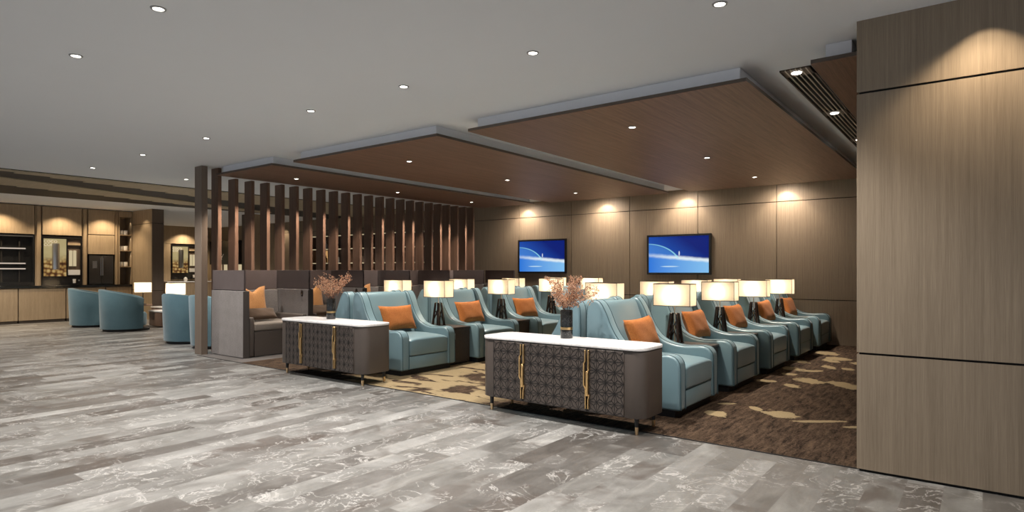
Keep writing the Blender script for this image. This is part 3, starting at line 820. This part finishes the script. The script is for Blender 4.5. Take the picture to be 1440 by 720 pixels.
# uppers
U = [(3.1, 5.74, 2.52, CZ - .02, 'above the glass display cooler'), (5.92, 6.90, 2.52, CZ - .02, 'above the large coffee machine'), (7.06, 7.78, 2.585, CZ - .02, 'above the fridge, upper of the pair'), (7.06, 7.78, 1.985, 2.57, 'above the fridge, lower of the pair')]
for y0, y1, z0, z1, s in U:
    t = thing('wall_cabinet', 'pale oak wall cabinet ' + s, 'cabinet', (XB, y0, z0), 0, 'oak wall cabinets of the bar')
    MB().box(-.55, -.021, 0, y1 - y0, 0, z1 - z0).build('body', M['wood_cab'], t)
    MB().box(-.02, 0, .006, y1 - y0 - .006, .004, z1 - z0 - .004).build('door', M['wood_cab'], t, bevel=.002, seg=1)
for y0, y1, s in ((5.76, 5.90, 'between display cooler and coffee machine'), (6.92, 7.04, 'between coffee machine and fridge'), (7.795, 7.885, 'between fridge and open shelves')):
    o = MB().box(-.55, -.03, 0, y1 - y0, 0, CZ - 1.08).box(-.03, 0, .035, y1 - y0 - .035, 0, CZ - 1.08).build('oak_upright', M['wood_cab'], sharp=30)
    o.location = (XB, y0, 1.06); tag(o, 'narrow pale oak upright ' + s, 'upright panel', 'oak uprights of the bar')
# display cooler
t = thing('display_cooler', 'large smoked glass display cooler with glowing shelf strips on the bar counter', 'display cooler', (XB, 3.1, 1.06))
MB().box(-.55, -.16, 0, 2.64, 0, 1.455).build('body', M['black'], t)
MB().box(-.16, -.03, 0, .03, 0, 1.455).box(-.16, -.03, 2.61, 2.64, 0, 1.455).box(-.16, -.03, .03, 2.61, 0, .10).box(-.16, -.03, .03, 2.61, 1.42, 1.455).build('frame', M['black'], t, sharp=30)
MB().box(-.05, -.03, .03, 2.61, 1.385, 1.42).build('top_rail', M['steel'], t)
for z in (1.04, .62, .47):
    s = MB().box(-.15, -.08, .05, 2.45, z, z + .02).build('shelf', M['glass_dark'], t)
    MB().box(-.079, -.07, .05, 2.45, z - .005, z + .028).build('light_strip', M['led'], s)
b = MB()
for k in range(6): b.box(-.12, -.10, .30 + k * .40, .33 + k * .40, .11, 1.38)
b.build('mullion', M['glass_dark'], t, sharp=30)
# coffee machines
def make_machine():
    t = thing('coffee_machine', '', 'coffee machine')
    W, H = 1.0, 1.42   # local y 0..W, x depth back negative
    MB().box(-.55, -.10, 0, W, 0, H).build('body', M['black'], t, bevel=.004, seg=1)
    b = MB().box(-.10, -.02, 0, .04, .0, H).box(-.10, -.02, W - .05, W, .0, H).box(-.10, -.02, .04, W - .05, H - .06, H).box(-.10, -.02, .04, W - .05, 0, .26).box(-.10, -.02, .60, .63, .26, H - .06)
    b.build('front_frame', M['glossblack'], t, sharp=30)
    p = MB().box(-.06, -.05, .04, .60, .265, H - .065).build('picture_panel', M['coffee'], t)
    MB().lathe([(0, .46), (.095, .46), (.095, 1.18), (.085, 1.22), (0, 1.22)], 24, (-.04, .34)).build('hopper', M['steel'], t)
    MB().box(-.10, -.06, .63, W - .05, .265, H - .065).build('glass_panel', M['pier'], t)
    for yy in (.71, .81): MB().lathe([(0, .56), (.042, .56), (.042, 1.02), (0, 1.03)], 16, (-.045, yy)).build('container', M['creamlight'], t)
    MB().box(-.07, -.01, .64, W - .06, .30, .45).build('tray', M['tray'], t, bevel=.004, seg=1)
    MB().box(-.058, -.015, .63, W - .05, 1.18, 1.24).build('shelf', M['wood_cab'], t)
    MB().lathe([(0, .06), (.035, .06), (.042, .18), (.038, .18), (.032, .07), (0, .07)], 18, (.03, .78)).build('cup', M['cup'], t)
    MB().box(-.02, .09, .68, .90, .0, .055).build('drip_tray', M['glossblack'], t)
    MB().lathe([(0, .12), (.02, .12), (.02, .16), (0, .16)], 14, (-.012, .91)).build('knob', M['steel'], t)
    # two short lines of pale lettering on the picture
    for z, txt, nme in ((1.27, 'COCO', 'lettering'), (1.17, 'COFFEE', 'lettering')):
        cu = bpy.data.curves.new('lettering', 'FONT'); cu.body = txt; cu.size = .105; cu.extrude = .002; cu.space_character = 1.05
        tmp = bpy.data.objects.new('tmp', cu); C.objects.link(tmp); bpy.context.view_layer.update()
        me = bpy.data.meshes.new_from_object(tmp.evaluated_get(bpy.context.evaluated_depsgraph_get())); bpy.data.objects.remove(tmp)
        me.materials.append(M['cup']); o = bpy.data.objects.new(nme, me); C.objects.link(o); o.parent = t
        o.rotation_euler = (PI / 2, 0, PI / 2); o.location = (-.045, .05, z - .03)
    return t
cm = make_machine(); cm.location = (XB, 5.915, 1.06); cm['label'] = 'black coffee machine with glowing coffee picture on the long bar counter'; cm['group'] = 'coffee machines'
cm2 = dup(cm, (-27.0 + .02, 11.93, 1.12), None, 'black coffee machine with glowing picture in the far alcove beyond the pier')
cm2.scale = (1, 1.15, 1.02)
# fridge
t = thing('fridge', 'black double-door fridge with steel handles under oak wall cabinets', 'fridge', (XB, 7.06, 1.06))
MB().box(-.55, -.05, .03, .69, 0, .90).build('body', M['black'], t)
for y0, y1 in ((.04, .355), (.365, .68)):
    d = MB().box(-.05, -.012, y0, y1, .02, .88).build('door', M['glass_dark'], t, bevel=.004, seg=1)
    yy = .335 if y0 < .1 else .385
    MB().tube([(.01, yy, .28), (.01, yy, .82)], .009, 8).build('handle', M['steel'], d)
MB().box(-.012, -.008, .12, .24, .50, .72).build('dispenser', M['steel'], t, bevel=.001, seg=1)
# open shelves with mugs
t = thing('shelf_unit', 'open oak niche with three lit shelves of white mugs', 'shelf unit', (XB, 7.89, 1.06))
MB().box(-.50, -.45, 0, .375, 0, CZ - 1.08).build('back_panel', M['wood_wall'], t)
MB().box(-.45, 0, 0, .025, 0, 2.10).box(-.45, 0, .355, .375, 0, 2.10).build('side_panel', M['wood_cab'], t, sharp=30)
MB().box(-.45, 0, 0, .375, 2.10, CZ - 1.08).build('header', M['wood_cab'], t)
for z in (.56, 1.06, 1.55):
    MB().box(-.45, -.005, .027, .353, z - .02, z).build('shelf', M['wood_cab'], t)
mug = None; lv = ['bottom', 'middle', 'top']
for i, z in enumerate((.56, 1.06, 1.55)):
    for j, yy in enumerate((.10, .24)):
        if mug is None:
            mug = thing('mug', '', 'mug')
            MB().lathe([(0, 0), (.052, 0), (.060, .02), (.060, .14), (.055, .14), (.053, .02), (0, .015)], 20).build('cup_body', M['cup'], mug)
            MB().tube([(.055 + .03 * math.sin(a), .0, .07 + .04 * math.cos(a)) for a in [PI * k / 8 for k in range(9)]], .006, 6).build('handle', M['cup'], mug)
            o = mug
        else: o = dup(mug, (0, 0, 0))
        o.location = (XB - .14, 7.89 + yy, 1.06 + z + .001)
        o['label'] = 'white mug on the %s lit shelf, %s' % (lv[i], ['nearer the fridge', 'nearer the pier'][j]); o['group'] = 'white mugs on the niche shelves'
    spot((XB - .06, 7.89 + .32, 1.06 + z + .44), 2.0, 80, .8, (1, .85, .65), .01)
# bar downlights washing the uppers
for yy in (3.6, 4.95, 6.35, 7.45): spot((XB + .42, yy, CZ - .03), 130, 115, .7, (1, .78, .52), .03)
spot((-20.4, 7.95, CZ - .03), 25, 100, .5, (1, .80, .55), .03)
spot((-26.55, 12.4, CZ - .03), 180, 115, .7, (1, .80, .55), .03)

# alcove bar
t = thing('alcove_bar', 'oak clad alcove bar framing the far coffee machine', 'bar unit', (-27.0, 11.5, 0))
MB().box(-.14, .0, 0, 1.95, 2.62, CZ - .002).build('upper_cladding', M['wood_cab'], t)
MB().box(-.14, .0, 0, .40, 1.0, 2.61).build('side_cladding', M['wood_cab'], t)
MB().box(-.14, .62, 0, 1.93, .003, 1.0).build('base_cabinet', M['wood_cab'], t)
MB().box(-.14, .65, -.02, 1.95, 1.0, 1.035).build('counter_top', M['marble'], t)
for k, (x, y) in enumerate(((-26.55, 12.3), (-26.5, 12.75), (-26.45, 13.1))):
    o = MB().lathe([(0, 0), (.05, 0), (.075, .05), (.07, .13), (.03, .17), (0, .18)], 18).build('jar', M['cup']); o.location = (x, y, 1.036)
    tag(o, 'cream jar on the far alcove counter, ' + ['closest to the coffee machine front', 'middle one of three', 'deepest of three'][k], 'jar', 'cream jars on the alcove counter')
# dark display cabinet and lit window cabinet at back beyond the fins
t = thing('display_cabinet', 'dark glazed display cabinet above a lit cabinet seen through the first fins', 'display cabinet', (-26.9, 13.74, 0))
MB().box(0, 2.3, -.25, 0, 1.75, 2.75).build('body', M['black'], t)
b = MB()
for i in range(7):
    a = random.uniform(0, 6); b.tube([(.9 + .3 * math.cos(a + i), -.26, 2.2 + .3 * math.sin(a + i)), (1.0 + .1 * math.cos(i), -.26, 2.1 + .1 * math.sin(i))], .012, 5)
b.build('sprig', M['cup'], t)
MB().box(0, 2.3, -.25, 0, .003, 1.10).build('base', M['wood_cab'], t)
MB().box(0, 2.3, -.06, 0, 1.12, 1.74).build('lit_back', M['creamlight'], t)
b = MB()
for x in (.35, .8, 1.25, 1.7): b.box(x, x + .05, -.12, -.06, 1.12, 1.74)
b.box(0, 2.3, -.12, -.06, 1.42, 1.46); b.build('muntin', M['fin'], t, sharp=30)
# shelving with wares on the back wall
t = thing('display_shelving', 'dark display shelving with lit shelf edges seen between the middle fins', 'shelving', (-19.4, 13.745, 0))
MB().box(0, 6.6, -.05, 0, .003, 2.72).build('back_board', M['pier'], t)
b = MB()
for x in (0, 1.1, 2.2, 3.3, 4.4, 5.5, 6.56): b.box(x, x + .04, -.40, -.05, .003, 2.72)
b.build('upright', M['fin'], t, sharp=30)
for z in (.9, 1.30, 1.73, 2.22, 2.68):
    s = MB().box(.04, 6.56, -.39, -.05, z, z + .03).build('shelf', M['wood_strip'], t)
    MB().box(.04, 6.56, -.395, -.39, z, z + .025).build('light_strip', M['creamlight'], s)
MB().box(.35, .75, -.06, -.049, 1.78, 2.2).build('lit_panel', M['amber'], t)
k = 0
shn = {1.33: 'lowest visible', 1.76: 'middle', 2.25: 'upper'}
rr = random.Random(4)
for z in (1.33, 1.76, 2.25):
    for i in range(9):
        x = -19.4 + 1.1 * (i // 2) + (.35 if i % 2 == 0 else .78)
        r = rr.uniform(.04, .07); h = rr.uniform(.16, .32)
        o = MB().lathe([(0, 0), (r, 0), (r * 1.1, h * .3), (r, h * .6), (r * .35, h * .75), (r * .35, h), (0, h)], 14).build('bottle', M[['cup', 'glass_dark', 'gold'][(i + k) % 3]])
        o.location = (x, 13.50, z + .001)
        tag(o, '%s on the %s shelf of display shelving, %s from the pier' % (['white bottle', 'dark bottle', 'gold bottle'][(i + k) % 3], shn[z], ORD[i]), 'bottle', 'bottles on the display shelving')
    k += 1
spot((-21.5, 13.45, CZ - .03), 40, 100, .6, (1, .8, .58), .03)

# ------------------------------------------------------------------ lounge tub chairs
def make_tub():
    t = thing('tub_chair', '', 'armchair')
    # shell: opening toward +x local
    b = MB(); n = 40; A = math.radians(128); rings = []
    for i in range(n + 1):
        a = PI - A + 2 * A * i / n; w = abs(i / n * 2 - 1)   # w 0 at back, 1 at arm ends
        zt = 1.03 - .22 * w ** 1.6 if True else .8
        ro, roT, th = .555, .59, .11
        c, s_ = math.cos(a), math.sin(a)
        sec = [(ro, .06), (ro + (roT - ro) * .5, .5), (roT, zt - .02), (roT - .02, zt), (roT - th + .02, zt), (roT - th, zt - .02), (ro - th, .40), (ro - th, .06)]
        rings.append([b.bm.verts.new((r * c, r * s_ * .98, z)) for r, z in sec])
    for i in range(n):
        for k in range(8): b.bm.faces.new((rings[i][k], rings[i][(k + 1) % 8], rings[i + 1][(k + 1) % 8], rings[i + 1][k]))
    b.bm.faces.new(rings[0]); b.bm.faces.new(rings[-1][::-1])
    b.build('shell', M['tub'], t, sharp=50)
    MB().lathe([(0, .12), (.425, .12), (.44, .16), (.44, .40), (.41, .44), (0, .45)], 40).build('seat', M['tub'], t)
    MB().lathe([(0, .003), (.50, .003), (.51, .055), (0, .055)], 40).build('plinth', M['plinth'], t)
    return t
tub = make_tub()
tubs = [((-17.08, 6.47), 70, 'large blue tub armchair with its back turned, in front of the bar'),
        ((-19.0, 6.42), 70, 'blue tub armchair nearest the bar cabinets, partly behind another tub chair'),
        ((-13.2, 6.28), 100, 'blue tub armchair on the open floor just beyond the freestanding post'),
        ((-11.98, 6.25), 95, 'blue tub armchair mostly hidden behind the freestanding post'),
        ((-13.0, 8.5), 265, 'blue tub armchair facing its neighbour across the low tables, behind post'),
        ((-16.2, 9.0), 255, 'blue tub armchair farther back beyond the first lounge lamp')]
for i, ((x, y), rz, lab) in enumerate(tubs):
    if i == 0: tub.location = (x, y, 0); tub.rotation_euler = (0, 0, math.radians(rz)); tub['label'] = lab; tub['group'] = 'blue lounge tub chairs'
    else: dup(tub, (x, y, 0), math.radians(rz), lab)
# low tables
def P2(px, D):  # point on floor plan from a picture column and viewing depth
    a = (px - 720) / 869; T = math.radians(37.3); s, c = math.sin(T), math.cos(T)
    return (D * (-s + a * c), D * (c + a * s))
lt = None
for i, (px, D, w, lab) in enumerate(((241, 16.7, .80, 'low dark brown coffee table with pale top, nearer of the two'), (238, 18.4, .7, 'low dark brown coffee table with pale top, farther of the two'))):
    x, y = P2(px, D); t = thing('coffee_table', lab, 'coffee table', (x, y, 0), 0, 'low lounge coffee tables')
    MB().box(-w / 2, w / 2, -w / 2, w / 2, .02, .39).build('body', M['fin'], t, bevel=.01, seg=2)
    MB().box(-w / 2 - .02, w / 2 + .02, -w / 2 - .02, w / 2 + .02, .392, .43).build('table_top', M['marble'], t, bevel=.008, seg=2)
# lounge lamps on pedestals
for i, (px, D, z, lab) in enumerate(((201, 16.5, 1.18, 'beyond the large blue tub chair'), (247, 14.1, 1.21, 'beside the freestanding post'))):
    x, y = P2(px, D)
    t = thing('pedestal_table', 'slim dark pedestal table carrying the lounge lamp ' + lab, 'side table', (x, y, 0), 0, 'lounge pedestal tables')
    MB().lathe([(0, .003), (.16, .003), (.16, .015), (.02, .02), (.02, z - .62), (0, z - .62)], 20).build('pedestal', M['black'], t)
    MB().lathe([(0, z - .62), (.22, z - .62), (.22, z - .595), (0, z - .595)], 28).build('table_top', M['fin'], t)
    t = thing('table_lamp', 'lit lounge lamp with plain cream shade ' + lab, 'table lamp', (x, y, z - .594), 0, 'lounge table lamps')
    MB().lathe([(0, 0), (.09, 0), (.09, .015), (.012, .03), (.012, .50), (0, .50)], 18).build('stem', M['black'], t)
    MB().lathe([(.20, .33), (.20, .585)], 32).build('lamp_shade', M['shade'], t)
    lamp_light(x, y, z - .594 + .46, 16)

# ------------------------------------------------------------------ light, world, camera
w = bpy.data.worlds.new('world'); bpy.context.scene.world = w; w.use_nodes = True
bg = w.node_tree.nodes['Background']; bg.inputs[0].default_value = (.80, .88, 1.0, 1); bg.inputs[1].default_value = .5

cam = bpy.data.cameras.new('camera'); co = bpy.data.objects.new('camera', cam); C.objects.link(co)
co.location = (0, 0, 1.5); co.rotation_euler = (PI / 2, 0, math.radians(37.3))
cam.sensor_width = 36; cam.lens = 869 / 1440 * 36; cam.shift_y = 20 / 1440; cam.clip_start = .05
bpy.context.scene.camera = co
sc = bpy.context.scene
sc.view_settings.view_transform = 'Standard'; sc.view_settings.look = 'None'; sc.view_settings.gamma = 1; sc.view_settings.exposure = 0
sc.view_settings.use_curve_mapping = False
sc.cycles.use_denoising = True; sc.cycles.max_bounces = 8; sc.cycles.diffuse_bounces = 5; sc.cycles.caustics_reflective = False; sc.cycles.caustics_refractive = False
sc.cycles.sample_clamp_indirect = 4
